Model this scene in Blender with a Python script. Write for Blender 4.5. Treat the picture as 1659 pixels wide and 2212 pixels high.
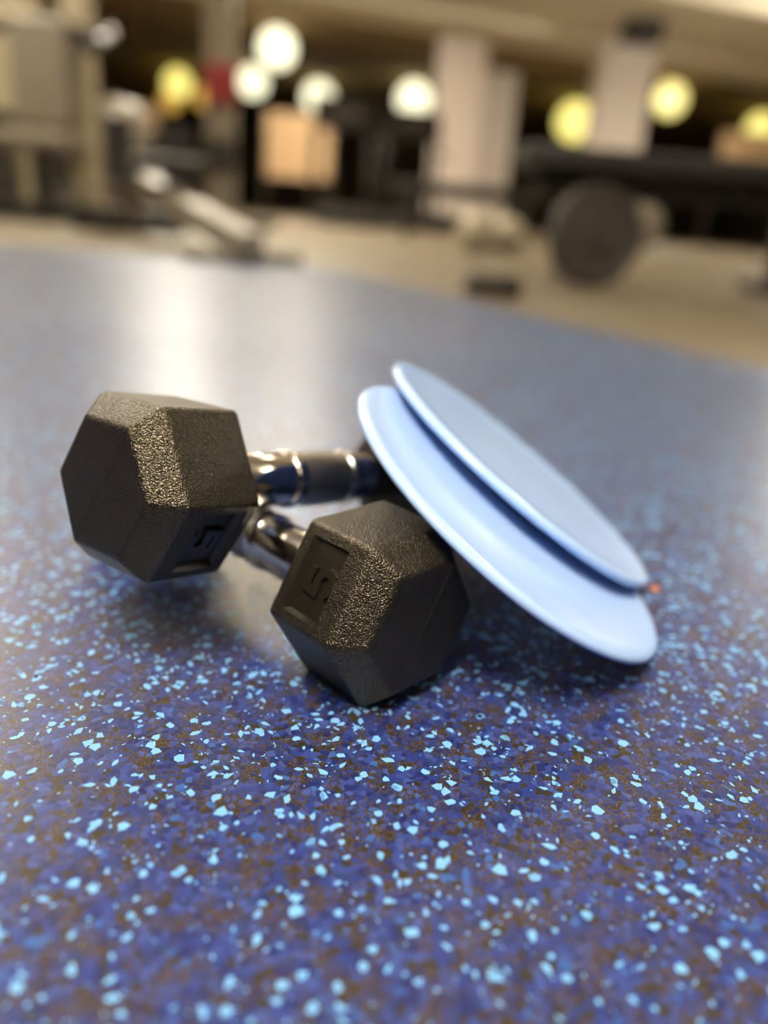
import bpy, bmesh, math, random
import numpy as np
from mathutils import Matrix, Vector

# ------------------------------------------------------------------ camera, world, light, exposure
for o in list(bpy.data.objects):
    bpy.data.objects.remove(o)
sc = bpy.context.scene
COL = sc.collection
cam_data = bpy.data.cameras.new('camera')
cam = bpy.data.objects.new('camera', cam_data)
COL.objects.link(cam)
CAM_RIGHT = Vector((0.99709, 0.02752, 0.07105))
CAM_FWD = Vector((0.0, 0.93249, -0.36119))
CAM_UP = CAM_RIGHT.cross(CAM_FWD)
cam.matrix_world = Matrix.Translation((0, 0, 0.17192)) @ Matrix((CAM_RIGHT, CAM_UP, -CAM_FWD)).transposed().to_4x4()
cam_data.sensor_fit = 'HORIZONTAL'
cam_data.sensor_width = 36.0
cam_data.lens = 36.02
cam_data.clip_start = 0.01
cam_data.clip_end = 120
cam_data.dof.use_dof = True
cam_data.dof.focus_distance = 0.258
cam_data.dof.aperture_fstop = 4.1
sc.camera = cam

world = bpy.data.worlds.new('world')
sc.world = world
world.use_nodes = True
world.node_tree.nodes['Background'].inputs[0].default_value = (0.05, 0.045, 0.035, 1)
world.node_tree.nodes['Background'].inputs[1].default_value = 1.0

sc.view_settings.view_transform = 'Standard'
sc.view_settings.look = 'None'
sc.view_settings.gamma = 1.0
sc.view_settings.use_curve_mapping = False
sc.view_settings.exposure = 0.55

sc.cycles.use_light_tree = False
sc.cycles.max_bounces = 5
sc.cycles.diffuse_bounces = 3
sc.cycles.glossy_bounces = 3
sc.cycles.caustics_reflective = False
sc.cycles.caustics_refractive = False

LAMP_POWER = 13.0            # hanging tube lights over and before the mat
KEY_POWER = 120.0            # bright tube light over the viewer's shoulder
HALL_POWER = 125.0            # tube lights of the farther rows and the added unseen ones
FAR_LAMP_POWER = 1.2         # round lamps at the far end
LIGHT = (1.0, 0.91, 0.76)

# ------------------------------------------------------------------ helpers
random.seed(7)


def srgb(r, g, b):
    def c(v):
        v /= 255.0
        return v / 12.92 if v <= 0.04045 else ((v + 0.055) / 1.055) ** 2.4
    return (c(r), c(g), c(b), 1.0)


def mat(name, col, rough=0.5, metal=0.0, spec=0.5, noise=0.0, nscale=20.0, bump=0.0, bscale=100.0, bdist=0.001, coat=0.0):
    m = bpy.data.materials.new(name)
    m.use_nodes = True
    nt = m.node_tree
    p = nt.nodes['Principled BSDF']
    p.inputs['Base Color'].default_value = col
    p.inputs['Roughness'].default_value = rough
    p.inputs['Metallic'].default_value = metal
    p.inputs['Specular IOR Level'].default_value = spec
    p.inputs['Coat Weight'].default_value = coat
    tc = nt.nodes.new('ShaderNodeTexCoord')
    if noise:
        n = nt.nodes.new('ShaderNodeTexNoise')
        n.inputs['Scale'].default_value = nscale
        n.inputs['Detail'].default_value = 4
        nt.links.new(tc.outputs['Object'], n.inputs['Vector'])
        mr = nt.nodes.new('ShaderNodeMapRange')
        mr.inputs['To Min'].default_value = 1 - noise
        mr.inputs['To Max'].default_value = 1 + noise
        nt.links.new(n.outputs['Fac'], mr.inputs['Value'])
        mx = nt.nodes.new('ShaderNodeVectorMath')
        mx.operation = 'SCALE'
        mx.inputs[0].default_value = col[:3]
        nt.links.new(mr.outputs['Result'], mx.inputs['Scale'])
        nt.links.new(mx.outputs['Vector'], p.inputs['Base Color'])
    if bump:
        n2 = nt.nodes.new('ShaderNodeTexNoise')
        n2.inputs['Scale'].default_value = bscale
        n2.inputs['Detail'].default_value = 3
        nt.links.new(tc.outputs['Object'], n2.inputs['Vector'])
        b = nt.nodes.new('ShaderNodeBump')
        b.inputs['Strength'].default_value = bump
        b.inputs['Distance'].default_value = bdist
        nt.links.new(n2.outputs['Fac'], b.inputs['Height'])
        nt.links.new(b.outputs['Normal'], p.inputs['Normal'])
    return m


def emit(name, col, power):
    m = bpy.data.materials.new(name)
    m.use_nodes = True
    p = m.node_tree.nodes['Principled BSDF']
    p.inputs['Base Color'].default_value = (0.8, 0.8, 0.8, 1)
    p.inputs['Emission Color'].default_value = (*col, 1)
    p.inputs['Emission Strength'].default_value = power
    return m


def tag(o, label, cat=None, group=None, kind=None):
    if label:
        o['label'] = label
    if cat:
        o['category'] = cat
    if group:
        o['group'] = group
    if kind:
        o['kind'] = kind
    return o


def empty(name, loc=(0, 0, 0), rz=0.0):
    o = bpy.data.objects.new(name, None)
    o.empty_display_size = 0.05
    COL.objects.link(o)
    o.location = loc
    o.rotation_euler = (0, 0, rz)
    return o


def link(name, me, m, parent=None):
    o = bpy.data.objects.new(name, me)
    COL.objects.link(o)
    if m is not None and len(me.materials) == 0:
        me.materials.append(m)
    if parent is not None:
        o.parent = parent
    return o


def obj(name, bm, m, parent=None, smooth=False):
    me = bpy.data.meshes.new(name)
    bm.normal_update()
    bm.to_mesh(me)
    bm.free()
    if smooth:
        for p in me.polygons:
            p.use_smooth = True
    return link(name, me, m, parent)


def add_box(bm, c, s, rot=None, bev=0.0):
    """box with centre c and full sizes s"""
    b2 = bmesh.new()
    bmesh.ops.create_cube(b2, size=1.0)
    bmesh.ops.scale(b2, vec=s, verts=b2.verts)
    if bev:
        bmesh.ops.bevel(b2, geom=list(b2.edges), offset=bev, segments=2, affect='EDGES', profile=0.5)
    M = Matrix.Translation(c) @ (rot.to_4x4() if rot is not None else Matrix())
    bmesh.ops.transform(b2, matrix=M, verts=b2.verts)
    me = bpy.data.meshes.new('tmp')
    b2.to_mesh(me)
    b2.free()
    bm.from_mesh(me)
    bpy.data.meshes.remove(me)
    return bm


def box(c, s, rot=None, bev=0.0):
    return add_box(bmesh.new(), c, s, rot, bev)


def add_tube(bm, pts, r, n=12):
    pts = [Vector(p) for p in pts]
    rings = []
    for i, p in enumerate(pts):
        a = pts[max(i - 1, 0)]
        b = pts[min(i + 1, len(pts) - 1)]
        d = (b - a).normalized()
        q = d.to_track_quat('Z', 'Y')
        rings.append([bm.verts.new(p + q @ Vector((r * math.cos(2 * math.pi * k / n), r * math.sin(2 * math.pi * k / n), 0))) for k in range(n)])
    for i in range(len(rings) - 1):
        for k in range(n):
            bm.faces.new((rings[i][k], rings[i][(k + 1) % n], rings[i + 1][(k + 1) % n], rings[i + 1][k]))
    bm.faces.new(rings[0][::-1])
    bm.faces.new(rings[-1])
    return bm


def tube(pts, r, n=12):
    return add_tube(bmesh.new(), pts, r, n)


def lathe(prof, n=48, closed=False):
    """prof: list of (r, z); revolve about z"""
    bm = bmesh.new()
    rings = []
    for r, z in prof:
        if r < 1e-7:
            rings.append([bm.verts.new((0, 0, z))])
        else:
            rings.append([bm.verts.new((r * math.cos(2 * math.pi * k / n), r * math.sin(2 * math.pi * k / n), z)) for k in range(n)])
    pairs = list(zip(rings[:-1], rings[1:]))
    if closed:
        pairs.append((rings[-1], rings[0]))
    for a, b in pairs:
        for k in range(n):
            k2 = (k + 1) % n
            if len(a) == 1 and len(b) == 1:
                continue
            if len(a) == 1:
                bm.faces.new((a[0], b[k2], b[k]))
            elif len(b) == 1:
                bm.faces.new((a[k], a[k2], b[0]))
            else:
                bm.faces.new((a[k], a[k2], b[k2], b[k]))
    bmesh.ops.recalc_face_normals(bm, faces=bm.faces)
    return bm


def poly_prism(poly, z0, z1):
    bm = bmesh.new()
    a = [bm.verts.new((x, y, z0)) for x, y in poly]
    b = [bm.verts.new((x, y, z1)) for x, y in poly]
    n = len(poly)
    bm.faces.new(a[::-1])
    bm.faces.new(b)
    for i in range(n):
        bm.faces.new((a[i], a[(i + 1) % n], b[(i + 1) % n], b[i]))
    bmesh.ops.recalc_face_normals(bm, faces=bm.faces)
    return bm


# ------------------------------------------------------------------ materials
def mat_rubber_mat():
    m = bpy.data.materials.new('blue_speckled_rubber')
    m.use_nodes = True
    nt = m.node_tree
    N, L = nt.nodes, nt.links
    p = N['Principled BSDF']
    tc = N.new('ShaderNodeTexCoord')
    nz = N.new('ShaderNodeTexNoise')
    nz.inputs['Scale'].default_value = 260
    nz.inputs['Detail'].default_value = 2
    L.new(tc.outputs['Object'], nz.inputs['Vector'])
    warp = N.new('ShaderNodeVectorMath')
    warp.operation = 'MULTIPLY_ADD'
    warp.inputs[1].default_value = (0.0022, 0.0022, 0)
    L.new(nz.outputs['Color'], warp.inputs[0])
    L.new(tc.outputs['Object'], warp.inputs[2])
    v = N.new('ShaderNodeTexVoronoi')
    v.voronoi_dimensions = '2D'
    v.inputs['Scale'].default_value = 430
    L.new(warp.outputs[0], v.inputs['Vector'])
    ve = N.new('ShaderNodeTexVoronoi')
    ve.voronoi_dimensions = '2D'
    ve.feature = 'DISTANCE_TO_EDGE'
    ve.inputs['Scale'].default_value = 430
    L.new(warp.outputs[0], ve.inputs['Vector'])
    sep = N.new('ShaderNodeSeparateColor')
    L.new(v.outputs['Color'], sep.inputs[0])
    ramp = N.new('ShaderNodeValToRGB')
    cr = ramp.color_ramp
    cr.interpolation = 'CONSTANT'
    cr.elements[0].position = 0.0
    cr.elements[0].color = srgb(40, 36, 30)
    cr.elements[1].position = 0.08
    cr.elements[1].color = srgb(17, 29, 86)
    for pos, c in ((0.28, (27, 44, 109)), (0.5, (38, 56, 119)), (0.68, (28, 44, 97)), (0.84, (48, 66, 128)), (0.955, (38, 78, 142))):
        e = cr.elements.new(pos)
        e.color = srgb(*c)
    L.new(sep.outputs[0], ramp.inputs[0])
    # brown binder between the granules, wider in random patches
    pn = N.new('ShaderNodeTexNoise')
    pn.inputs['Scale'].default_value = 120
    pn.inputs['Detail'].default_value = 3
    L.new(tc.outputs['Object'], pn.inputs['Vector'])
    th = N.new('ShaderNodeMapRange')
    th.inputs['From Min'].default_value = 0.42
    th.inputs['From Max'].default_value = 0.68
    th.inputs['To Min'].default_value = 0.02
    th.inputs['To Max'].default_value = 0.26
    L.new(pn.outputs['Fac'], th.inputs['Value'])
    lt = N.new('ShaderNodeMath')
    lt.operation = 'LESS_THAN'
    L.new(ve.outputs['Distance'], lt.inputs[0])
    L.new(th.outputs['Result'], lt.inputs[1])
    fine = N.new('ShaderNodeTexNoise')
    fine.inputs['Scale'].default_value = 2600
    fine.inputs['Detail'].default_value = 2
    L.new(tc.outputs['Object'], fine.inputs['Vector'])
    br = N.new('ShaderNodeValToRGB')
    br.color_ramp.elements[0].position = 0.40
    br.color_ramp.elements[0].color = srgb(24, 21, 18)
    br.color_ramp.elements[1].position = 0.72
    br.color_ramp.elements[1].color = srgb(150, 122, 84)
    e = br.color_ramp.elements.new(0.58)
    e.color = srgb(62, 50, 36)
    L.new(fine.outputs['Fac'], br.inputs[0])
    mix = N.new('ShaderNodeMix')
    mix.data_type = 'RGBA'
    L.new(lt.outputs[0], mix.inputs[0])
    L.new(ramp.outputs[0], mix.inputs[6])
    L.new(br.outputs[0], mix.inputs[7])
    # flecks too far off to be built as pieces
    vf = N.new('ShaderNodeTexVoronoi')
    vf.voronoi_dimensions = '2D'
    vf.inputs['Scale'].default_value = 330
    L.new(warp.outputs[0], vf.inputs['Vector'])
    sf = N.new('ShaderNodeSeparateColor')
    L.new(vf.outputs['Color'], sf.inputs[0])
    g1 = N.new('ShaderNodeMath')
    g1.operation = 'GREATER_THAN'
    g1.inputs[1].default_value = 0.84
    L.new(sf.outputs[0], g1.inputs[0])
    sx = N.new('ShaderNodeSeparateXYZ')
    L.new(tc.outputs['Object'], sx.inputs[0])
    g2 = N.new('ShaderNodeMath')
    g2.operation = 'GREATER_THAN'
    g2.inputs[1].default_value = 1.05
    L.new(sx.outputs[1], g2.inputs[0])
    gm = N.new('ShaderNodeMath')
    gm.operation = 'MULTIPLY'
    L.new(g1.outputs[0], gm.inputs[0])
    L.new(g2.outputs[0], gm.inputs[1])
    mix2 = N.new('ShaderNodeMix')
    mix2.data_type = 'RGBA'
    L.new(gm.outputs[0], mix2.inputs[0])
    L.new(mix.outputs[2], mix2.inputs[6])
    mix2.inputs[7].default_value = FLECK
    L.new(mix2.outputs[2], p.inputs['Base Color'])
    p.inputs['Roughness'].default_value = 0.34
    p.inputs['Specular IOR Level'].default_value = 0.62
    p.inputs['Sheen Weight'].default_value = 0.15
    p.inputs['Sheen Roughness'].default_value = 0.4
    hb = N.new('ShaderNodeMath')
    hb.operation = 'MULTIPLY_ADD'
    hb.inputs[1].default_value = 0.35
    L.new(fine.outputs['Fac'], hb.inputs[0])
    mn = N.new('ShaderNodeMath')
    mn.operation = 'MINIMUM'
    mn.inputs[1].default_value = 0.25
    L.new(ve.outputs['Distance'], mn.inputs[0])
    L.new(mn.outputs[0], hb.inputs[2])
    b = N.new('ShaderNodeBump')
    b.inputs['Strength'].default_value = 0.2
    b.inputs['Distance'].default_value = 0.0003
    L.new(hb.outputs[0], b.inputs['Height'])
    L.new(b.outputs['Normal'], p.inputs['Normal'])
    return m


FLECK = srgb(112, 170, 222)


def mat_dumbbell_rubber():
    m = bpy.data.materials.new('black_grained_rubber')
    m.use_nodes = True
    nt = m.node_tree
    N, L = nt.nodes, nt.links
    p = N['Principled BSDF']
    p.inputs['Base Color'].default_value = srgb(20, 17, 12)
    p.inputs['Roughness'].default_value = 0.46
    p.inputs['Specular IOR Level'].default_value = 0.72
    p.inputs['Specular Tint'].default_value = (1.0, 0.87, 0.66, 1)
    tc = N.new('ShaderNodeTexCoord')
    v = N.new('ShaderNodeTexVoronoi')
    v.feature = 'F1'
    v.inputs['Scale'].default_value = 1600
    nz = N.new('ShaderNodeTexNoise')
    nz.inputs['Scale'].default_value = 700
    nz.inputs['Detail'].default_value = 1
    L.new(tc.outputs['Object'], nz.inputs['Vector'])
    wp = N.new('ShaderNodeVectorMath')
    wp.operation = 'MULTIPLY_ADD'
    wp.inputs[1].default_value = (0.0012, 0.0012, 0.0012)
    L.new(nz.outputs['Color'], wp.inputs[0])
    L.new(tc.outputs['Object'], wp.inputs[2])
    L.new(wp.outputs[0], v.inputs['Vector'])
    b = N.new('ShaderNodeBump')
    b.inputs['Strength'].default_value = 1.0
    b.inputs['Distance'].default_value = 0.00025
    b.invert = True
    L.new(v.outputs['Distance'], b.inputs['Height'])
    L.new(b.outputs['Normal'], p.inputs['Normal'])
    # slight scuffing
    sn = N.new('ShaderNodeTexNoise')
    sn.inputs['Scale'].default_value = 45
    sn.inputs['Detail'].default_value = 5
    L.new(tc.outputs['Object'], sn.inputs['Vector'])
    mr = N.new('ShaderNodeMapRange')
    mr.inputs['To Min'].default_value = 0.27
    mr.inputs['To Max'].default_value = 0.36
    L.new(sn.outputs['Fac'], mr.inputs['Value'])
    L.new(mr.outputs['Result'], p.inputs['Roughness'])
    return m


def mat_knurl():
    m = bpy.data.materials.new('knurled_chrome')
    m.use_nodes = True
    nt = m.node_tree
    N, L = nt.nodes, nt.links
    p = N['Principled BSDF']
    p.inputs['Base Color'].default_value = (0.42, 0.40, 0.37, 1)
    p.inputs['Metallic'].default_value = 1.0
    p.inputs['Roughness'].default_value = 0.3
    tc = N.new('ShaderNodeTexCoord')
    s = N.new('ShaderNodeSeparateXYZ')
    L.new(tc.outputs['Object'], s.inputs[0])
    at = N.new('ShaderNodeMath')
    at.operation = 'ARCTAN2'
    L.new(s.outputs[1], at.inputs[0])
    L.new(s.outputs[0], at.inputs[1])
    hs = []
    for sg in (1, -1):
        a = N.new('ShaderNodeMath')
        a.operation = 'MULTIPLY'
        a.inputs[1].default_value = 30.0 * sg
        L.new(at.outputs[0], a.inputs[0])
        c = N.new('ShaderNodeMath')
        c.operation = 'MULTIPLY_ADD'
        c.inputs[1].default_value = 2600.0
        L.new(s.outputs[2], c.inputs[0])
        L.new(a.outputs[0], c.inputs[2])
        d = N.new('ShaderNodeMath')
        d.operation = 'SINE'
        L.new(c.outputs[0], d.inputs[0])
        hs.append(d)
    ad = N.new('ShaderNodeMath')
    ad.operation = 'MAXIMUM'
    L.new(hs[0].outputs[0], ad.inputs[0])
    L.new(hs[1].outputs[0], ad.inputs[1])
    b = N.new('ShaderNodeBump')
    b.inputs['Strength'].default_value = 0.6
    b.inputs['Distance'].default_value = 0.0003
    b.invert = True
    L.new(ad.outputs[0], b.inputs['Height'])
    L.new(b.outputs['Normal'], p.inputs['Normal'])
    return m


M = {}
M['mat'] = mat_rubber_mat()
M['fleck'] = mat('light_blue_fleck', FLECK, 0.36, noise=0.10, nscale=300)
M['rubber'] = mat_dumbbell_rubber()
M['rubber_smooth'] = mat('black_smooth_rubber', srgb(24, 20, 14), 0.32, spec=0.6, noise=0.1, nscale=60, bump=0.15, bscale=900, bdist=0.0002)
M['chrome'] = mat('chrome', (0.78, 0.75, 0.70, 1), 0.10, metal=1.0, noise=0.04, nscale=90)
M['knurl'] = mat_knurl()
M['disc'] = mat('pale_blue_plastic', srgb(172, 203, 252), 0.17, spec=0.5, noise=0.025, nscale=30, bump=0.05, bscale=70, bdist=0.0004)
M['tan_floor'] = mat('tan_floor_covering', srgb(110, 99, 82), 0.5, noise=0.12, nscale=3)
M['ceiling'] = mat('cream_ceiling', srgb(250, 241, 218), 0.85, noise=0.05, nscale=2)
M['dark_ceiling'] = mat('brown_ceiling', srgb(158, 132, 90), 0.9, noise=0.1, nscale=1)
M['wall'] = mat('brown_wall', srgb(84, 68, 48), 0.85, noise=0.15, nscale=0.8)
M['wall_cream'] = mat('cream_wall', srgb(104, 92, 70), 0.85, noise=0.06, nscale=1.5)
M['pillar'] = mat('pinkish_cream_paint', srgb(246, 234, 224), 0.8, noise=0.04, nscale=2)
M['white_steel'] = mat('cream_powder_coat', srgb(168, 156, 130), 0.4, noise=0.05, nscale=10)
M['grey_steel'] = mat('grey_powder_coat', srgb(126, 117, 102), 0.45, noise=0.06, nscale=10)
M['black_steel'] = mat('black_powder_coat', srgb(30, 27, 23), 0.5, noise=0.1, nscale=20)
M['vinyl'] = mat('black_vinyl', srgb(26, 24, 22), 0.45, noise=0.1, nscale=40, bump=0.1, bscale=400)
M['iron'] = mat('dark_iron', srgb(52, 46, 40), 0.55, noise=0.12, nscale=25)
M['tan_panel'] = mat('orange_tan_board', srgb(216, 184, 142), 0.7, noise=0.05, nscale=3)
M['red'] = mat('red_board', srgb(136, 30, 34), 0.6, noise=0.06, nscale=4)
M['grey_ball'] = mat('grey_ball_vinyl', srgb(184, 174, 152), 0.5, noise=0.06, nscale=15)
M['olive'] = mat('olive_vinyl', srgb(96, 84, 40), 0.6, noise=0.1, nscale=15)
M['orange'] = mat('orange_crumb', srgb(226, 142, 74), 0.7, noise=0.1, nscale=900)
M['lamp'] = emit('ceiling_tube_glow', LIGHT, LAMP_POWER)
M['key_lamp'] = emit('key_tube_glow', LIGHT, KEY_POWER)
M['row_lamp'] = emit('row_tube_glow', LIGHT, HALL_POWER * 0.45)
M['hall_lamp'] = emit('hall_tube_glow', LIGHT, HALL_POWER)
M['far_lamp'] = emit('far_lamp_glow', (1.0, 0.96, 0.64), FAR_LAMP_POWER)
M['yellow_lamp'] = emit('yellow_lamp_glow', (1.0, 0.86, 0.2), FAR_LAMP_POWER * 0.75)
M['amber_reflection'] = emit('amber_reflection_glow', (1.0, 0.55, 0.08), FAR_LAMP_POWER * 0.4)  # amber reflections, given a glow of their own

for k in ('far_lamp', 'yellow_lamp', 'amber_reflection'):
    M[k].cycles.emission_sampling = 'NONE'

# ------------------------------------------------------------------ the setting
X0, X1, Y0, Y1 = -11.0, 14.0, -6.0, 38.0
FZ = -0.008                                     # the tan floor lies a mat's thickness below the mat's top


def structure(name, bm, m, label):
    o = obj(name, bm, m)
    return tag(o, label, name.split('_')[0], kind='structure')


structure('floor', box(((X0 + X1) / 2, (Y0 + Y1) / 2, FZ - 0.05), (X1 - X0, Y1 - Y0, 0.1)), M['tan_floor'], 'tan gym floor beyond the blue rubber mat')
mat_poly = [(-5.0, -3.0), (2.9, -3.0), (-0.3, 2.62), (-5.0, 1.6)]
mat_obj = structure('floor_mat', poly_prism(mat_poly, FZ, 0.0), M['mat'], 'blue speckled rubber gym mat with light blue flecks')
mat_obj['category'] = 'mat'
soffit = [(X0, Y0), (X1, Y0), (X1, 18.6), (6.4, 16.05), (2.0, 14.4), (-2.8, 12.6), (X0, 9.6)]
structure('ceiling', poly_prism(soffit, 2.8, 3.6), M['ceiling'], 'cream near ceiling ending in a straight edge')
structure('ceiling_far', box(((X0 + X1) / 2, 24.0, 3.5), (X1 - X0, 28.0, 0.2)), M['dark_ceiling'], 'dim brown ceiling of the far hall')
structure('wall_back', box(((X0 + X1) / 2, Y1 + 0.1, 1.8), (X1 - X0, 0.2, 3.7)), M['wall'], 'dark brown wall at the far end')
structure('wall_left', box((X0 - 0.1, (Y0 + Y1) / 2, 1.8), (0.2, Y1 - Y0, 3.7)), M['wall_cream'], 'cream wall on the left of the gym')
structure('wall_right', box((X1 + 0.1, (Y0 + Y1) / 2, 1.8), (0.2, Y1 - Y0, 3.7)), M['wall_cream'], 'cream wall on the right of the gym')
structure('wall_front', box(((X0 + X1) / 2, Y0 - 0.1, 1.8), (X1 - X0, 0.2, 3.7)), M['wall'], 'dark brown wall behind the viewer')
# ledges along the near ceiling
for k, (a, b, w) in enumerate((((-2.2, 11.4), (13.5, 17.0), 0.35), ((2.0, 10.2), (13.5, 13.4), 0.3))):
    d = Vector((b[0] - a[0], b[1] - a[1], 0))
    R = Matrix.Rotation(math.atan2(d.y, d.x), 3, 'Z')
    structure('trim_%d' % (k + 1), box(((a[0] + b[0]) / 2, (a[1] + b[1]) / 2, 2.74), (d.length, w, 0.12), R), M['ceiling'], ('cream ceiling beam nearer the ceiling edge', 'cream ceiling beam farther from the ceiling edge')[k])


def pillar(n, x, y, w, h, label):
    bm = box((x, y, h / 2 + FZ), (w, w, h))
    o = obj('pillar', bm, M['pillar'])
    tag(o, label, 'pillar', kind='structure')
    obj('plinth', box((x, y, 0.06 + FZ), (w + 0.06, w + 0.06, 0.12)), M['wall_cream'], o)
    return o


pillar(1, 3.02, 13.0, 0.72, 2.8, 'tall pinkish cream pillar above the black bench')
pillar(2, 0.85, 17.5, 0.95, 3.4, 'pinkish cream pillar left of the bench, behind the grey balls')
pillar(3, 1.95, 20.5, 0.75, 3.4, 'dim cream pillar just right of the middle pillar')

# ------------------------------------------------------------------ flecks of the mat
def fleck_outline(rs, size):
    n = rs.choice((4, 5, 5, 6, 6, 7))
    el = rs.uniform(0.32, 0.9)
    th = rs.uniform(0, math.pi)
    pts = []
    a0 = rs.uniform(0, 6.28)
    for k in range(n):
        a = a0 + 2 * math.pi * (k + rs.uniform(-0.28, 0.28)) / n
        r = size * rs.uniform(0.5, 1.15)
        x, y = r * math.cos(a), r * math.sin(a) * el
        pts.append((x * math.cos(th) - y * math.sin(th), x * math.sin(th) + y * math.cos(th)))
    return pts


rs = random.Random(11)
flecks = []
DENS = 98000
Y_NEAR, Y_FAR = 0.06, 1.05
n_fl = int(DENS * 1.5 * 0.5 * (Y_FAR ** 2))
for _ in range(n_fl):
    y = Y_NEAR + (Y_FAR - Y_NEAR) * math.sqrt(rs.random())
    hw = 0.10 + 0.62 * y
    x = rs.uniform(-hw, hw)
    if y > 2.62 - (x + 0.3) * 1.74:
        continue
    # the flecks gather in loose clusters
    cl = math.sin(x * 310 + 2.1 * math.sin(y * 190)) * math.sin(y * 270 + 1.7 * math.sin(x * 230))
    if rs.random() > 0.80 + 0.42 * cl:
        continue
    s = 0.00048 + 0.0023 * rs.random() ** 2.3
    flecks.append((x, y, s))


def projected(fl):
    x, y, s = fl
    v = Vector((x, y, -0.17192))
    d = v.dot(CAM_FWD)
    if d < 0.05:
        return 0
    u, w = v.dot(CAM_RIGHT) / d, v.dot(CAM_UP) / d
    if abs(u) > 0.49 or abs(w) > 0.65 or y > 0.235:
        return 0
    return s / d


flecks.sort(key=projected, reverse=True)
H = 0.00006
protos = []
for k in range(14):
    pr = random.Random(100 + k)
    me = bpy.data.meshes.new('fleck')
    poly = fleck_outline(pr, 1.0)
    bm = poly_prism(poly, -1.0, 1.0)
    bm.to_mesh(me)
    bm.free()
    me.materials.append(M['fleck'])
    protos.append(me)
for k, (x, y, s) in enumerate(flecks[:300]):
    o = link('fleck', protos[k % 14], None, mat_obj)
    o.location = (x, y, 0)
    o.scale = (s, s, H)
    o.rotation_euler = (0, 0, rs.uniform(0, 6.28))
verts, faces = [], []
for (x, y, s) in flecks[300:]:
    pts = fleck_outline(rs, s)
    n = len(pts)
    b = len(verts)
    for px, py in pts:
        verts.append((x + px, y + py, H))
    faces.append(tuple(range(b, b + n)))
    if y < 0.5:
        for px, py in pts:
            verts.append((x + px, y + py, -H))
        for i in range(n):
            j = (i + 1) % n
            faces.append((b + n + i, b + n + j, b + j, b + i))
me = bpy.data.meshes.new('fleck_field')
me.from_pydata(verts, [], faces)
ff = link('fleck_field', me, M['fleck'], mat_obj)
ff['kind'] = 'stuff'

# ------------------------------------------------------------------ dumbbells
R0, RE, HE, LH, HL = 0.0375, 0.0272, 0.00973, 0.03387, 0.141
REC_D = 0.0024


def ang(i):
    return -math.pi / 3 * i


def stroke_five(w, h, t):
    """outline strip of a bold 5 in a box w x h about 0,0, stroke t"""
    hw, hh = w / 2 - t / 2, h / 2 - t / 2
    c = [(hw, hh), (-hw * 0.9, hh), (-hw, h * 0.06)]
    rad = (h * 0.06 + hh) / 2 + 0.0004
    cy = h * 0.10 - rad
    for k in range(13):
        a = math.radians(118 - k * (118 + 152) / 12)
        c.append((hw * 1.0 * math.cos(a) * 1.02, cy + rad * math.sin(a)))
    return c


def ribbon(bm, pts, t, z0, z1, frame):
    """thick strip along pts; frame maps (x, y, z) to space"""
    pts = [Vector((x, y, 0)) for x, y in pts]
    L, Rr = [], []
    for i, p in enumerate(pts):
        d1 = (p - pts[i - 1]).normalized() if i else None
        d2 = (pts[i + 1] - p).normalized() if i < len(pts) - 1 else None
        d1 = d1 or d2
        d2 = d2 or d1
        m = (d1 + d2).normalized()
        nrm = Vector((-m.y, m.x, 0))
        k = t / 2 / max(0.55, math.sqrt(max(0.0, (1 + d1.dot(d2)) / 2)))
        L.append(p + nrm * k)
        Rr.append(p - nrm * k)
    q = []
    for a, b in zip(L, Rr):
        q.append([bm.verts.new(frame((v.x, v.y, z))) for v, z in ((a, z0), (b, z0), (b, z1), (a, z1))])
    for i in range(len(q) - 1):
        for k in range(4):
            bm.faces.new((q[i][k], q[i][(k + 1) % 4], q[i + 1][(k + 1) % 4], q[i + 1][k]))
    bm.faces.new(q[0][::-1])
    bm.faces.new(q[-1])
    bmesh.ops.recalc_face_normals(bm, faces=bm.faces)


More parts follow.
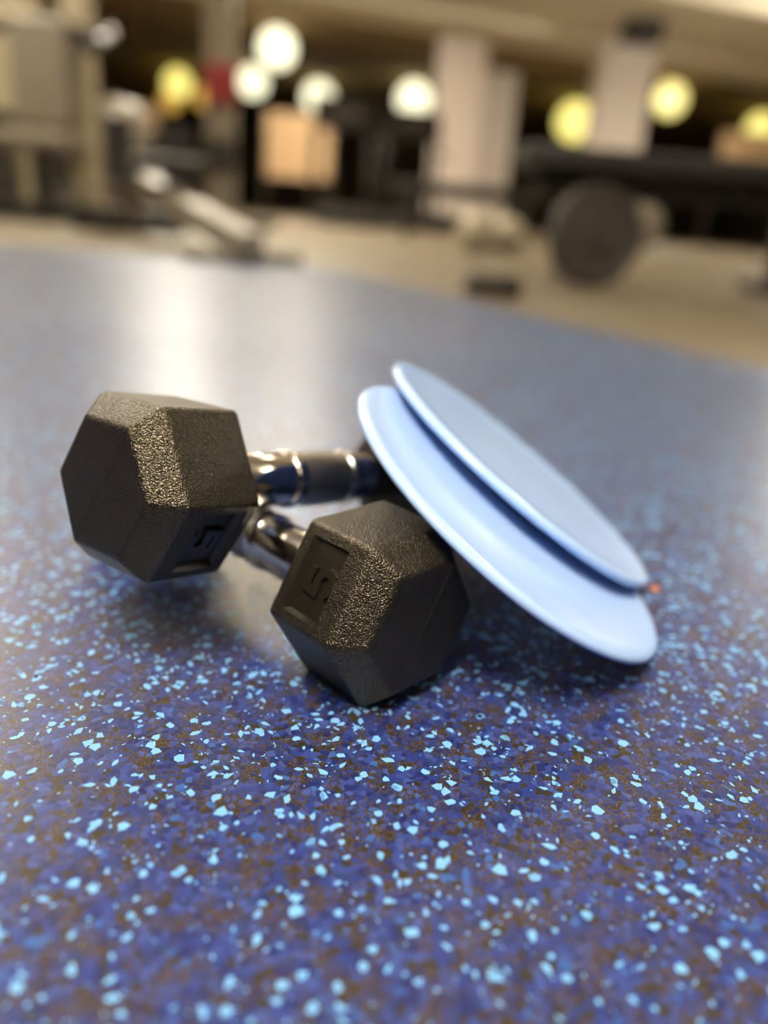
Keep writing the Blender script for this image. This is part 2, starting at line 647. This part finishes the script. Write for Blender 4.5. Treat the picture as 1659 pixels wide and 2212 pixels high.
def head_mesh(face):
    """hexagonal head, outer end towards +z, recess on the side 'face'"""
    bm = bmesh.new()
    O = [bm.verts.new((R0 * math.cos(ang(i)), R0 * math.sin(ang(i)), 0)) for i in range(6)]
    B = [bm.verts.new((R0 * math.cos(ang(i)), R0 * math.sin(ang(i)), -LH)) for i in range(6)]
    E = [bm.verts.new((RE * math.cos(ang(i)), RE * math.sin(ang(i)), HE + (0.0005 if i in (1, 4) else 0))) for i in range(6)]
    BI = [bm.verts.new((0.0245 * math.cos(ang(i)), 0.0245 * math.sin(ang(i)), -LH - 0.0035)) for i in range(6)]
    for i in range(6):
        j = (i + 1) % 6
        bm.faces.new((B[i], B[j], O[j], O[i]))
        bm.faces.new((O[i], O[j], E[j], E[i]))
        bm.faces.new((BI[i], BI[j], B[j], B[i]))
    bm.faces.new((E[0], E[1], E[4], E[5]))
    bm.faces.new((E[1], E[2], E[3], E[4]))
    bm.faces.new(BI[::-1])
    bmesh.ops.recalc_face_normals(bm, faces=bm.faces)
    bm.edges.ensure_lookup_table()
    ed = [e for e in bm.edges if not (e.verts[0] in (E[1], E[4]) and e.verts[1] in (E[1], E[4]))]
    bmesh.ops.bevel(bm, geom=ed, offset=0.0013, segments=3, profile=0.5, affect='EDGES')
    bmesh.ops.recalc_face_normals(bm, faces=bm.faces)
    me = bpy.data.meshes.new('head')
    bm.to_mesh(me)
    bm.free()
    o = bpy.data.objects.new('cut_head', me)
    COL.objects.link(o)
    fr = face_frame(face)
    # cutter: box with sloping walls; x = digit right, y = digit up, z = outwards
    c = bmesh.new()
    yb, yt = LH / 2 - 0.17 * LH, LH / 2 - 0.73 * LH      # digit up runs towards the handle
    xr, xl = 0.5 * R0 - 0.12 * R0, 0.5 * R0 - 0.90 * R0
    sl = 0.0016
    low = [(xl + sl, yt + sl), (xr - sl * 0.6, yt + sl), (xr - sl * 0.6, yb - sl), (xl + sl, yb - sl)]
    up = [(xl - sl, yt - sl), (xr + sl * 0.6, yt - sl), (xr + sl * 0.6, yb + sl), (xl - sl, yb + sl)]
    a = [c.verts.new(fr((x, y, -REC_D))) for x, y in low]
    b = [c.verts.new(fr((x, y, REC_D))) for x, y in up]
    c.faces.new(a)
    c.faces.new(b)
    for i in range(4):
        c.faces.new((a[i], a[(i + 1) % 4], b[(i + 1) % 4], b[i]))
    bmesh.ops.recalc_face_normals(c, faces=c.faces)
    cme = bpy.data.meshes.new('cutter')
    c.to_mesh(cme)
    c.free()
    co = bpy.data.objects.new('cutter', cme)
    COL.objects.link(co)
    md = o.modifiers.new('b', 'BOOLEAN')
    md.operation = 'DIFFERENCE'
    md.object = co
    md.solver = 'EXACT'
    dg = bpy.context.evaluated_depsgraph_get()
    out = bpy.data.meshes.new_from_object(o.evaluated_get(dg))
    bpy.data.objects.remove(o)
    bpy.data.objects.remove(co)
    out.name = 'head'
    out.materials.clear()
    out.materials.append(M['rubber'])
    out.materials.append(M['rubber_smooth'])
    nz = (fr((0, 0, 1)) - fr((0, 0, 0))).normalized()
    f0 = fr((0, 0, 0)).dot(nz)
    for p in out.polygons:
        p.material_index = 1 if -REC_D - 0.0003 < p.center.dot(nz) - f0 < -0.0006 and abs(p.center.z + LH / 2) < 0.4 * LH and abs(p.center.dot((fr((1, 0, 0)) - fr((0, 0, 0))))) < 0.016 else 0
    return out


def face_frame(face):
    """frame of a side face: x = digit right, y = digit up (towards the handle), z = outwards"""
    i, j = face, (face + 1) % 6
    vi = Vector((math.cos(ang(i)), math.sin(ang(i)), 0)) * R0
    vj = Vector((math.cos(ang(j)), math.sin(ang(j)), 0)) * R0
    mid = (vi + vj) / 2 + Vector((0, 0, -LH / 2))
    ex = (vj - vi).normalized()
    ey = Vector((0, 0, -1))
    ez = Vector((mid.x, mid.y, 0)).normalized()
    return lambda p: mid + ex * p[0] + ey * p[1] + ez * p[2]


def numeral_mesh(face):
    fr = face_frame(face)
    bm = bmesh.new()
    ribbon(bm, stroke_five(0.0115, 0.0145, 0.0033), 0.0033, -REC_D - 0.0003, -REC_D + 0.0016, fr)
    return bm


def serration_mesh(face):
    fr = face_frame(face)
    bm = bmesh.new()
    y = LH / 2 - 0.15 * LH
    n = 46
    for k in range(n):
        x = 0.5 * R0 - (0.16 + 0.74 * k / (n - 1)) * R0
        vs = [bm.verts.new(fr(q)) for q in ((x - 0.00022, y - 0.0005, -0.0002), (x + 0.00022, y - 0.0005, -0.0002), (x + 0.00022, y + 0.0005, -0.0002), (x - 0.00022, y + 0.0005, -0.0002), (x, y - 0.0004, 0.00022), (x, y + 0.0004, 0.00022))]
        for f in ((0, 1, 4), (1, 2, 5, 4), (2, 3, 5), (3, 0, 4, 5)):
            bm.faces.new([vs[i] for i in f])
    bmesh.ops.recalc_face_normals(bm, faces=bm.faces)
    return bm


def seam_mesh():
    bm = bmesh.new()
    a, b = Vector((math.cos(ang(1)), math.sin(ang(1)), 0)), Vector((math.cos(ang(4)), math.sin(ang(4)), 0))
    z = HE + 0.0005
    pts = [a * (RE - 0.0022), b * (RE - 0.0022)]
    d = (pts[1] - pts[0]).normalized()
    n = Vector((-d.y, d.x, 0)) * 0.00018
    q = []
    for p in pts:
        q.append([bm.verts.new(p + n + Vector((0, 0, z - 0.0002))), bm.verts.new(p + Vector((0, 0, z + 0.00014))), bm.verts.new(p - n + Vector((0, 0, z - 0.0002)))])
    bm.faces.new((q[0][0], q[1][0], q[1][1], q[0][1]))
    bm.faces.new((q[0][1], q[1][1], q[1][2], q[0][2]))
    bm.faces.new(q[0])
    bm.faces.new(q[1][::-1])
    bmesh.ops.recalc_face_normals(bm, faces=bm.faces)
    return bm


def grip_profile():
    out = []
    n = 26
    z0, z1 = -0.0175, 0.0175
    for k in range(n + 1):
        u = k / n
        z = z0 + (z1 - z0) * u
        out.append((0.0124 + 0.0010 * math.sin(math.pi * u) ** 0.8, z))
    return [(0, z0)] + out + [(0, z1)]


def dumbbell(rot, pos, face, label):
    """rot, pos: frame of the near head (origin in the hexagon where the end bevel starts, z outwards)"""
    Rm = Matrix(rot)
    zc = LH + HL / 2                       # handle middle at z = -zc in the head frame
    W = Matrix.Translation(pos) @ Rm.to_4x4()
    mid = W @ Vector((0, 0, -zc))
    root = empty('dumbbell', (mid.x, mid.y, 0))
    tag(root, label, 'dumbbell', 'pair of hexagonal dumbbells')
    inv = Matrix.Translation((-mid.x, -mid.y, 0))
    # the far head: turned half a turn about an axis square to the number side, so the sides stay parallel
    fm = ang(face + 0.5)
    turn = Matrix.Translation((0, 0, -2 * zc)) @ Matrix.Rotation(math.pi, 4, Vector((math.cos(fm), math.sin(fm), 0)))
    hm = head_mesh(face)
    nm = numeral_mesh(face)
    sm = serration_mesh(face)
    me_n = bpy.data.meshes.new('raised_numeral')
    nm.to_mesh(me_n)
    me_s = bpy.data.meshes.new('serration')
    sm.to_mesh(me_s)
    bs = seam_mesh()
    me_b = bpy.data.meshes.new('mould_seam')
    bs.to_mesh(me_b)
    for T in (Matrix(), turn):
        h = link('head', hm, M['rubber'], root)
        h.matrix_basis = inv @ W @ T
        nu = tag(link('raised_numeral', me_n, M['rubber_smooth'], h), 'raised numeral 5 in the recess')
        bv = nu.modifiers.new('edge', 'BEVEL')
        bv.width = 0.0003
        bv.segments = 2
        link('serration', me_s, M['rubber_smooth'], h)
        link('mould_seam', me_b, M['rubber_smooth'], h)
    hw = inv @ W @ Matrix.Translation((0, 0, -zc))
    bar = obj('handle', lathe([(0, -HL / 2 - 0.002), (0.0112, -HL / 2 - 0.002), (0.0121, -0.032), (0.0121, 0.032), (0.0112, HL / 2 + 0.002), (0, HL / 2 + 0.002)], 48), M['chrome'], root, True)
    bar.matrix_basis = hw
    g = obj('grip', lathe(grip_profile(), 48), M['knurl'], bar, True)
    tag(g, 'knurled swelling grip')
    for s in (-1, 1):
        z = s * 0.0195
        obj('ring', lathe([(0.0110, z - 0.0034), (0.0126, z - 0.0034), (0.0133, z - 0.002), (0.0133, z + 0.002), (0.0126, z + 0.0034), (0.0110, z + 0.0034)], 40, True), M['chrome'], bar, True)
    return root


ROT_L = ((-0.331085, -0.736104, -0.590367), (0.447034, 0.428626, -0.785137), (0.830990, -0.523861, 0.187152))
POS_L = (-0.096434, 0.265206, 0.071675)
ROT_R = ((-0.353285, -0.611908, 0.707643), (-0.353822, -0.612837, -0.706570), (0.866025, -0.5, 0.0))
POS_R = (0.010427, 0.253217, 0.032476)
dumbbell(ROT_L, POS_L, 2, 'black hex dumbbell lying across the other, its left head lifted off the mat')
dumbbell(ROT_R, POS_R, 5, 'black hex dumbbell flat on the mat, numeral 5 facing the viewer')

# ------------------------------------------------------------------ sliding discs
RD = 0.0862


def disc(n, c, label, rd=RD):
    z = Vector(n).normalized()
    x = Vector((0, 1, 0)).cross(z).normalized()
    y = z.cross(x)
    # shallow hollow plate with a rolled rim
    prof = [(0, 0.0000), (rd - 0.010, 0.0000), (rd - 0.0055, -0.0004), (rd - 0.0040, -0.0012), (rd - 0.0025, -0.0016), (rd - 0.0013, -0.0014), (rd - 0.0003, -0.0006), (rd, 0.0004), (rd - 0.0003, 0.0015), (rd - 0.0012, 0.0024), (rd - 0.0026, 0.0029),
            (rd - 0.0045, 0.0029), (rd - 0.0075, 0.0026), (rd - 0.012, 0.0021), (rd - 0.018, 0.0018), (rd - 0.03, 0.0016), (0.02, 0.0016), (0, 0.0016)]
    p = obj('sliding_disc', lathe(prof, 128), M['disc'], None, True)
    p.matrix_world = Matrix.Translation(c) @ Matrix((x, y, z)).transposed().to_4x4()
    return tag(p, label, 'sliding disc', 'pair of pale blue sliding discs')


disc((0.551653, -0.059321, 0.831961), (0.057174, 0.326884, 0.049158), 'pale blue round sliding disc leaning on the dumbbells, nearer and lower of two')
disc((0.563616, 0.009467, 0.825982), (0.070014, 0.388934, 0.050571), 'pale blue round sliding disc lying on the other disc, farther of two')

# orange crumb on the mat
cb = bmesh.new()
bmesh.ops.create_icosphere(cb, subdivisions=2, radius=0.0022)
for v in cb.verts:
    v.co *= 1 + 0.25 * math.sin(v.co.x * 2100 + 3 * v.co.y * 900)
    v.co.z *= 0.55
cr = obj('crumb', cb, M['orange'])
cr.location = (0.143, 0.361, 0.0011)
tag(cr, 'tiny orange crumb on the mat beside the farther disc', 'crumb')

# ------------------------------------------------------------------ gym behind
# flat bench with black pad
b = empty('weight_bench', (0.95, 2.95, FZ), 0.0)
tag(b, 'black padded weight bench standing on the tan floor', 'bench')
obj('pad', box((0.1, 0, 0.395), (1.35, 0.28, 0.075), None, 0.02), M['vinyl'], b)
obj('spine', box((0.1, 0, 0.325), (1.2, 0.07, 0.06)), M['black_steel'], b)
for x, nm in ((-0.32, 0), (0.42, 1)):
    obj('leg', box((x, 0, 0.165), (0.09, 0.07, 0.27)), M['black_steel'], b)
    obj('foot', box((x, 0.05, 0.02), (0.09, 0.4, 0.04)), M['black_steel'], b)
obj('transport_wheel', lathe([(0, -0.03), (0.07, -0.03), (0.08, -0.02), (0.08, 0.02), (0.07, 0.03), (0, 0.03)], 32), M['grey_steel'], b, True).matrix_basis = Matrix.Translation((-0.14, -0.08, 0.2)) @ Matrix.Rotation(math.pi / 2, 4, 'X')
k = empty('step_bench', (0.5, 7.2, FZ))
tag(k, 'low black step bench at the foot of the middle pillar', 'bench')
obj('top', box((0, 0, 0.40), (1.3, 0.35, 0.11), None, 0.02), M['vinyl'], k)
for x in (-0.5, 0.5):
    for y in (-0.12, 0.12):
        obj('leg', box((x, y, 0.175), (0.07, 0.06, 0.345)), M['iron'], k)
    obj('cross_bar', box((x, 0, 0.06), (0.06, 0.3, 0.05)), M['iron'], k)
# weight plate leaning on the bench leg
def plate(loc, r, t, tilt, label, m, rz=0.0):
    root = empty('weight_plate', loc, rz)
    tag(root, label, 'weight plate')
    q = obj('plate', lathe([(0.02, -t / 2), (r * 0.9, -t / 2), (r, -t * 0.3), (r, t * 0.3), (r * 0.9, t / 2), (r * 0.82, t * 0.3), (r * 0.35, t * 0.3), (r * 0.3, t / 2), (0.02, t / 2)], 40, True), m, root, False)
    h = obj('hub_ring', lathe([(0.018, -t / 2 - 0.003), (0.036, -t / 2 - 0.003), (0.036, t / 2 + 0.003), (0.018, t / 2 + 0.003)], 32, True), M['iron'], root)
    Mx = Matrix.Translation((0, 0, (r * abs(math.sin(tilt)) + t / 2 * abs(math.cos(tilt))) + 0.003)) @ Matrix.Rotation(tilt, 4, 'X')
    q.matrix_basis = Mx
    h.matrix_basis = Mx
    return root


plate((0.60, 2.60, FZ), 0.155, 0.045, math.radians(86), 'black weight plate standing against the bench leg', M['iron'], 0.2)
plate((0.235, 2.06, FZ), 0.075, 0.05, 0.0, 'small black weight plate lying flat by the mat edge', M['iron'])

# grey exercise balls
for (x, y, r, lb) in ((0.42, 4.8, 0.12, 'larger pale grey exercise ball in front of the middle pillar'), (0.62, 5.0, 0.11, 'smaller pale grey exercise ball right of the larger one')):
    bm = bmesh.new()
    bmesh.ops.create_uvsphere(bm, u_segments=32, v_segments=20, radius=r)
    root = empty('exercise_ball', (x, y, FZ))
    tag(root, lb, 'ball')
    o = obj('shell', bm, M['grey_ball'], root, True)
    o.location = (0, 0, r)
    for dz in (-0.4, 0.4):
        rr = r * math.sqrt(1 - dz * dz) * 1.003
        s = obj('seam_band', lathe([(rr - 0.004, r * (1 + dz) - 0.006), (rr + 0.003, r * (1 + dz) - 0.004), (rr + 0.003, r * (1 + dz) + 0.004), (rr - 0.004, r * (1 + dz) + 0.006)], 40, True), M['grey_steel'], root)

# cable machine on the left
c = empty('cable_machine', (-2.0, 5.1, FZ))
tag(c, 'cream framed cable machine with dark weight stack at far left', 'gym machine')
for x in (-0.24, 0.06):
    obj('upright', box((x, -0.1, 1.08), (0.13, 0.16, 2.12)), M['white_steel'], c)
obj('crossbeam', box((-0.1, -0.1, 2.18), (1.2, 0.14, 0.12)), M['white_steel'], c)
obj('base_beam', box((-0.1, 0, 0.05), (1.5, 0.7, 0.09)), M['black_steel'], c)
for k in range(9):
    obj('stack_weight', box((-0.62, 0.1, 0.13 + 0.055 * k), (0.34, 0.16, 0.048)), M['iron'], c)
obj('shroud', box((-0.62, 0.3, 0.95), (0.5, 0.05, 1.7)), M['white_steel'], c)
obj('seat', box((-0.05, -0.45, 0.42), (0.42, 0.32, 0.09), None, 0.03), M['grey_steel'], c)
obj('seat_post', box((-0.05, -0.45, 0.21), (0.08, 0.08, 0.33)), M['black_steel'], c)
obj('back_pad', box((-0.1, -0.25, 0.78), (0.34, 0.1, 0.55), None, 0.03), M['grey_steel'], c)
for s in (-1, 1):
    a = obj('press_arm', tube([(-0.1 + s * 0.05, -0.15, 1.0), (-0.1 + s * 0.42, -0.3, 0.98), (-0.1 + s * 0.46, -0.55, 0.9)], 0.035), M['iron'], c, True)
    obj('hand_grip', tube([(-0.1 + s * 0.46, -0.55, 0.9), (-0.1 + s * 0.46, -0.72, 0.86)], 0.04), M['vinyl'], a, True)
obj('pulley', lathe([(0, -0.02), (0.09, -0.02), (0.07, 0), (0.09, 0.02), (0, 0.02)], 24), M['grey_steel'], c, True).matrix_basis = Matrix.Translation((0.3, -0.2, 0.6)) @ Matrix.Rotation(math.pi / 2, 4, 'X')

# rowing machine whose rail runs down to the mat edge
r = empty('rowing_machine', (-0.62, 2.68, FZ))
tag(r, 'grey rowing machine with its rail end resting near the mat edge', 'rowing machine')
P0, P1 = Vector((0.16, -0.26, 0.06)), Vector((-0.72, 1.35, 0.27))
d = P1 - P0
Rr = d.to_track_quat('X', 'Z').to_matrix()
obj('rail', box((P0 + P1) / 2, (d.length, 0.085, 0.075), Rr), M['grey_steel'], r)
obj('rear_foot', box((0.13, -0.2, 0.022), (0.36, 0.06, 0.04), Matrix.Rotation(0.5, 3, 'Z')), M['grey_steel'], r)
obj('front_foot', box((-0.78, 1.45, 0.022), (0.55, 0.06, 0.04), Matrix.Rotation(0.5, 3, 'Z')), M['black_steel'], r)
obj('front_post', tube([(-0.76, 1.42, 0.03), (-0.8, 1.5, 0.42)], 0.035), M['grey_steel'], r, True)
obj('flywheel_housing', lathe([(0, -0.09), (0.2, -0.09), (0.24, -0.05), (0.24, 0.05), (0.2, 0.09), (0, 0.09)], 36), M['grey_steel'], r, True).matrix_basis = Matrix.Translation((-0.8, 1.5, 0.36)) @ Matrix.Rotation(0.5, 4, 'Z') @ Matrix.Rotation(math.pi / 2, 4, 'Y')
obj('rail_seat', box((-0.36, 0.7, 0.30), (0.26, 0.24, 0.06), Matrix.Rotation(0.5, 3, 'Z'), 0.02), M['vinyl'], r)
for s in (-1, 1):
    obj('foot_plate', box((-0.56 + s * 0.12, 1.1 + s * 0.06, 0.36), (0.12, 0.05, 0.26), Matrix.Rotation(0.5, 3, 'Z')), M['black_steel'], r)

# tall grey cable column behind the rowing machine
q = empty('cable_column', (-1.42, 6.3, FZ))
tag(q, 'dim grey cable column with a red cover behind the rowing machine', 'gym machine')
obj('post', box((0, 0, 1.1), (0.2, 0.14, 2.2)), M['grey_steel'], q)
obj('top_arm', box((-0.2, 0, 2.16), (0.6, 0.1, 0.1)), M['grey_steel'], q)
obj('base_plate', box((0, 0, 0.03), (0.7, 0.9, 0.06)), M['black_steel'], q)
obj('carriage', box((0, -0.1, 0.5), (0.24, 0.08, 0.2)), M['black_steel'], q)
tag(obj('red_cover', box((0.03, -0.1, 0.96), (0.24, 0.07, 0.24), None, 0.015), M['red'], q), 'red square cover')

# treadmills standing in the dim part
def treadmill(x, y, rz, label):
    t = empty('treadmill', (x, y, FZ), rz)
    tag(t, label, 'treadmill', 'treadmills in the dim part of the gym')
    obj('deck', box((0, 0, 0.12), (0.8, 1.9, 0.2), None, 0.03), M['black_steel'], t)
    obj('belt', box((0, -0.1, 0.226), (0.52, 1.6, 0.012)), M['vinyl'], t)
    for s in (-1, 1):
        obj('upright', tube([(s * 0.38, 0.75, 0.1), (s * 0.36, 0.85, 1.25)], 0.045), M['iron'], t, True)
        obj('handrail', tube([(s * 0.36, 0.8, 1.0), (s * 0.36, 0.2, 0.95)], 0.03), M['iron'], t, True)
    k = obj('console', box((0, 0.82, 1.35), (0.8, 0.12, 0.42), Matrix.Rotation(-0.5, 3, 'X'), 0.03), M['vinyl'], t)
    obj('screen', box((0, 0.752, 1.37), (0.4, 0.012, 0.22), Matrix.Rotation(-0.5, 3, 'X')), M['iron'], k)
    return t


treadmill(-0.75, 10.4, 0.2, 'dark treadmill just right of the orange tan board')
treadmill(0.15, 11.2, 0.2, 'dark treadmill just left of the middle pillar')
treadmill(-4.7, 11.5, 0.1, 'dark treadmill behind the cable machine')


def board(name, x, y, z0, z1, w, m, label, cat):
    t = empty(name, (x, y, FZ))
    tag(t, label, cat)
    obj('panel', box((0, 0, (z0 + z1) / 2), (w, 0.05, z1 - z0)), m, t)
    for s in (-1, 1):
        obj('side_post', box((s * (w / 2 + 0.03), 0, z1 / 2 + 0.02), (0.06, 0.07, z1)), M['iron'], t)
        obj('foot', box((s * (w / 2 + 0.03), 0, 0.02), (0.08, 0.5, 0.04)), M['iron'], t)
    return t


board('divider_board', -2.2, 16.5, 0.7, 1.85, 1.25, M['tan_panel'], 'orange tan divider board under the row of lamps', 'board')
board('divider_board', -5.0, 15.0, 1.25, 1.65, 1.0, M['tan_panel'], 'low dim tan board left of the grey rack', 'board')
board('divider_board', 8.0, 19.0, 1.45, 2.4, 2.4, M['tan_panel'], 'wide tan board right of the tall pillar', 'board')

# loudspeaker under the near ceiling
s = empty('ceiling_speaker', (2.95, 12.0, 2.8))
tag(s, 'dark box hanging from the ceiling above the tall pillar', 'speaker')
obj('cabinet', box((0, 0, -0.13), (0.5, 0.4, 0.26), None, 0.02), M['black_steel'], s)
obj('grille', box((0, -0.21, -0.13), (0.42, 0.02, 0.2)), M['iron'], s)

# ------------------------------------------------------------------ lamps
def far_lamp(x, y, r, m, label, z=3.4):
    t = empty('ceiling_lamp', (x, y, z))
    tag(t, label, 'lamp', 'round ceiling lamps at the far end')
    obj('canopy', lathe([(0, 0), (r * 0.5, 0), (r * 0.45, -0.05), (0, -0.06)], 24), M['iron'], t, True)
    obj('globe', lathe([(0, -0.05)] + [(r * math.sin(math.pi * k / 10), -0.05 - r + r * math.cos(math.pi * k / 10)) for k in range(1, 10)] + [(0, -0.05 - 2 * r)], 24), m, t, True)
    return t


far_lamp(-6.33, 22.98, 0.35, M['yellow_lamp'], 'bright yellow lamp left of the grey column')
far_lamp(-7.79, 27.40, 0.32, M['amber_reflection'], 'amber reflection built as a glowing globe, just below left of the yellow lamp')  # this and the next are reflections, built as glowing globes
far_lamp(-6.35, 25.92, 0.32, M['amber_reflection'], 'amber reflection built as a glowing globe, just below right of the yellow lamp')
far_lamp(-2.75, 17.04, 0.35, M['far_lamp'], 'highest white lamp, right of the grey column with red cover')
far_lamp(-4.09, 21.69, 0.35, M['far_lamp'], 'white lamp directly below left of the highest lamp')
far_lamp(-2.60, 23.24, 0.41, M['far_lamp'], 'white lamp over the orange tan board')
far_lamp(-0.04, 22.07, 0.43, M['far_lamp'], 'white lamp left of the middle pillar')
far_lamp(4.35, 23.34, 0.50, M['yellow_lamp'], 'yellow lamp between the middle and the tall pillar')
far_lamp(5.68, 19.54, 0.35, M['yellow_lamp'], 'yellow lamp just right of the tall pillar')
far_lamp(9.21, 22.99, 0.39, M['yellow_lamp'], 'yellow lamp at the right edge of the picture')


def tube_light(x, y, label, m, rz=0.0, z=2.5, top=2.8):
    t = empty('hanging_light', (x, y, top), rz)
    tag(t, label, 'light', 'hanging tube lights')
    obj('diffuser', box((0, 0, z - top), (0.16, 1.25, 0.07)), m, t)
    for sy in (-0.64, 0.64):
        obj('end_cap', box((0, sy, z - top), (0.18, 0.03, 0.09)), M['white_steel'], t)
    for sy in (-0.5, 0.5):
        obj('hanger', tube([(0, sy, z - top + 0.03), (0, sy, 0)], 0.006, 6), M['white_steel'], t)


tube_light(-0.25, -0.75, 'brightest tube light, hanging over the viewer', M['key_lamp'])
tube_light(0.3, -2.7, 'tube light hanging farther behind the viewer', M['lamp'])
tube_light(-2.8, 0.9, 'tube light hanging high to the left of the dumbbells', M['lamp'])
tube_light(2.8, 0.9, 'tube light hanging high to the right of the dumbbells', M['lamp'])
tube_light(-3.0, 4.0, 'tube light hanging above the rowing machine', M['row_lamp'])
tube_light(0.6, 4.0, 'tube light hanging above the weight bench', M['lamp'])
tube_light(-2.1, 7.2, 'tube light of the farther row, left of two', M['hall_lamp'], z=2.4)
tube_light(-0.9, 6.8, 'tube light of the farther row, right of two', M['row_lamp'], z=2.4)
tube_light(5.5, 9.2, 'added unseen tube light at the far right, brightening pillar and ceiling', M['hall_lamp'], z=2.35)  # added outside the frame to brighten the tall pillar and ceiling
tube_light(-6.2, 9.0, 'added unseen tube light at the far left, brightening the near ceiling', M['hall_lamp'], z=2.35)  # added outside the frame to brighten the left of the ceiling
tube_light(-1.6, 13.9, 'added unseen tube light behind the ceiling edge, left of two', M['hall_lamp'], 1.57, 3.25, 3.4)  # added pair, hidden by the soffit, to light the far pillars
tube_light(4.6, 16.3, 'added unseen tube light behind the ceiling edge, right of two', M['hall_lamp'], 1.57, 3.25, 3.4)
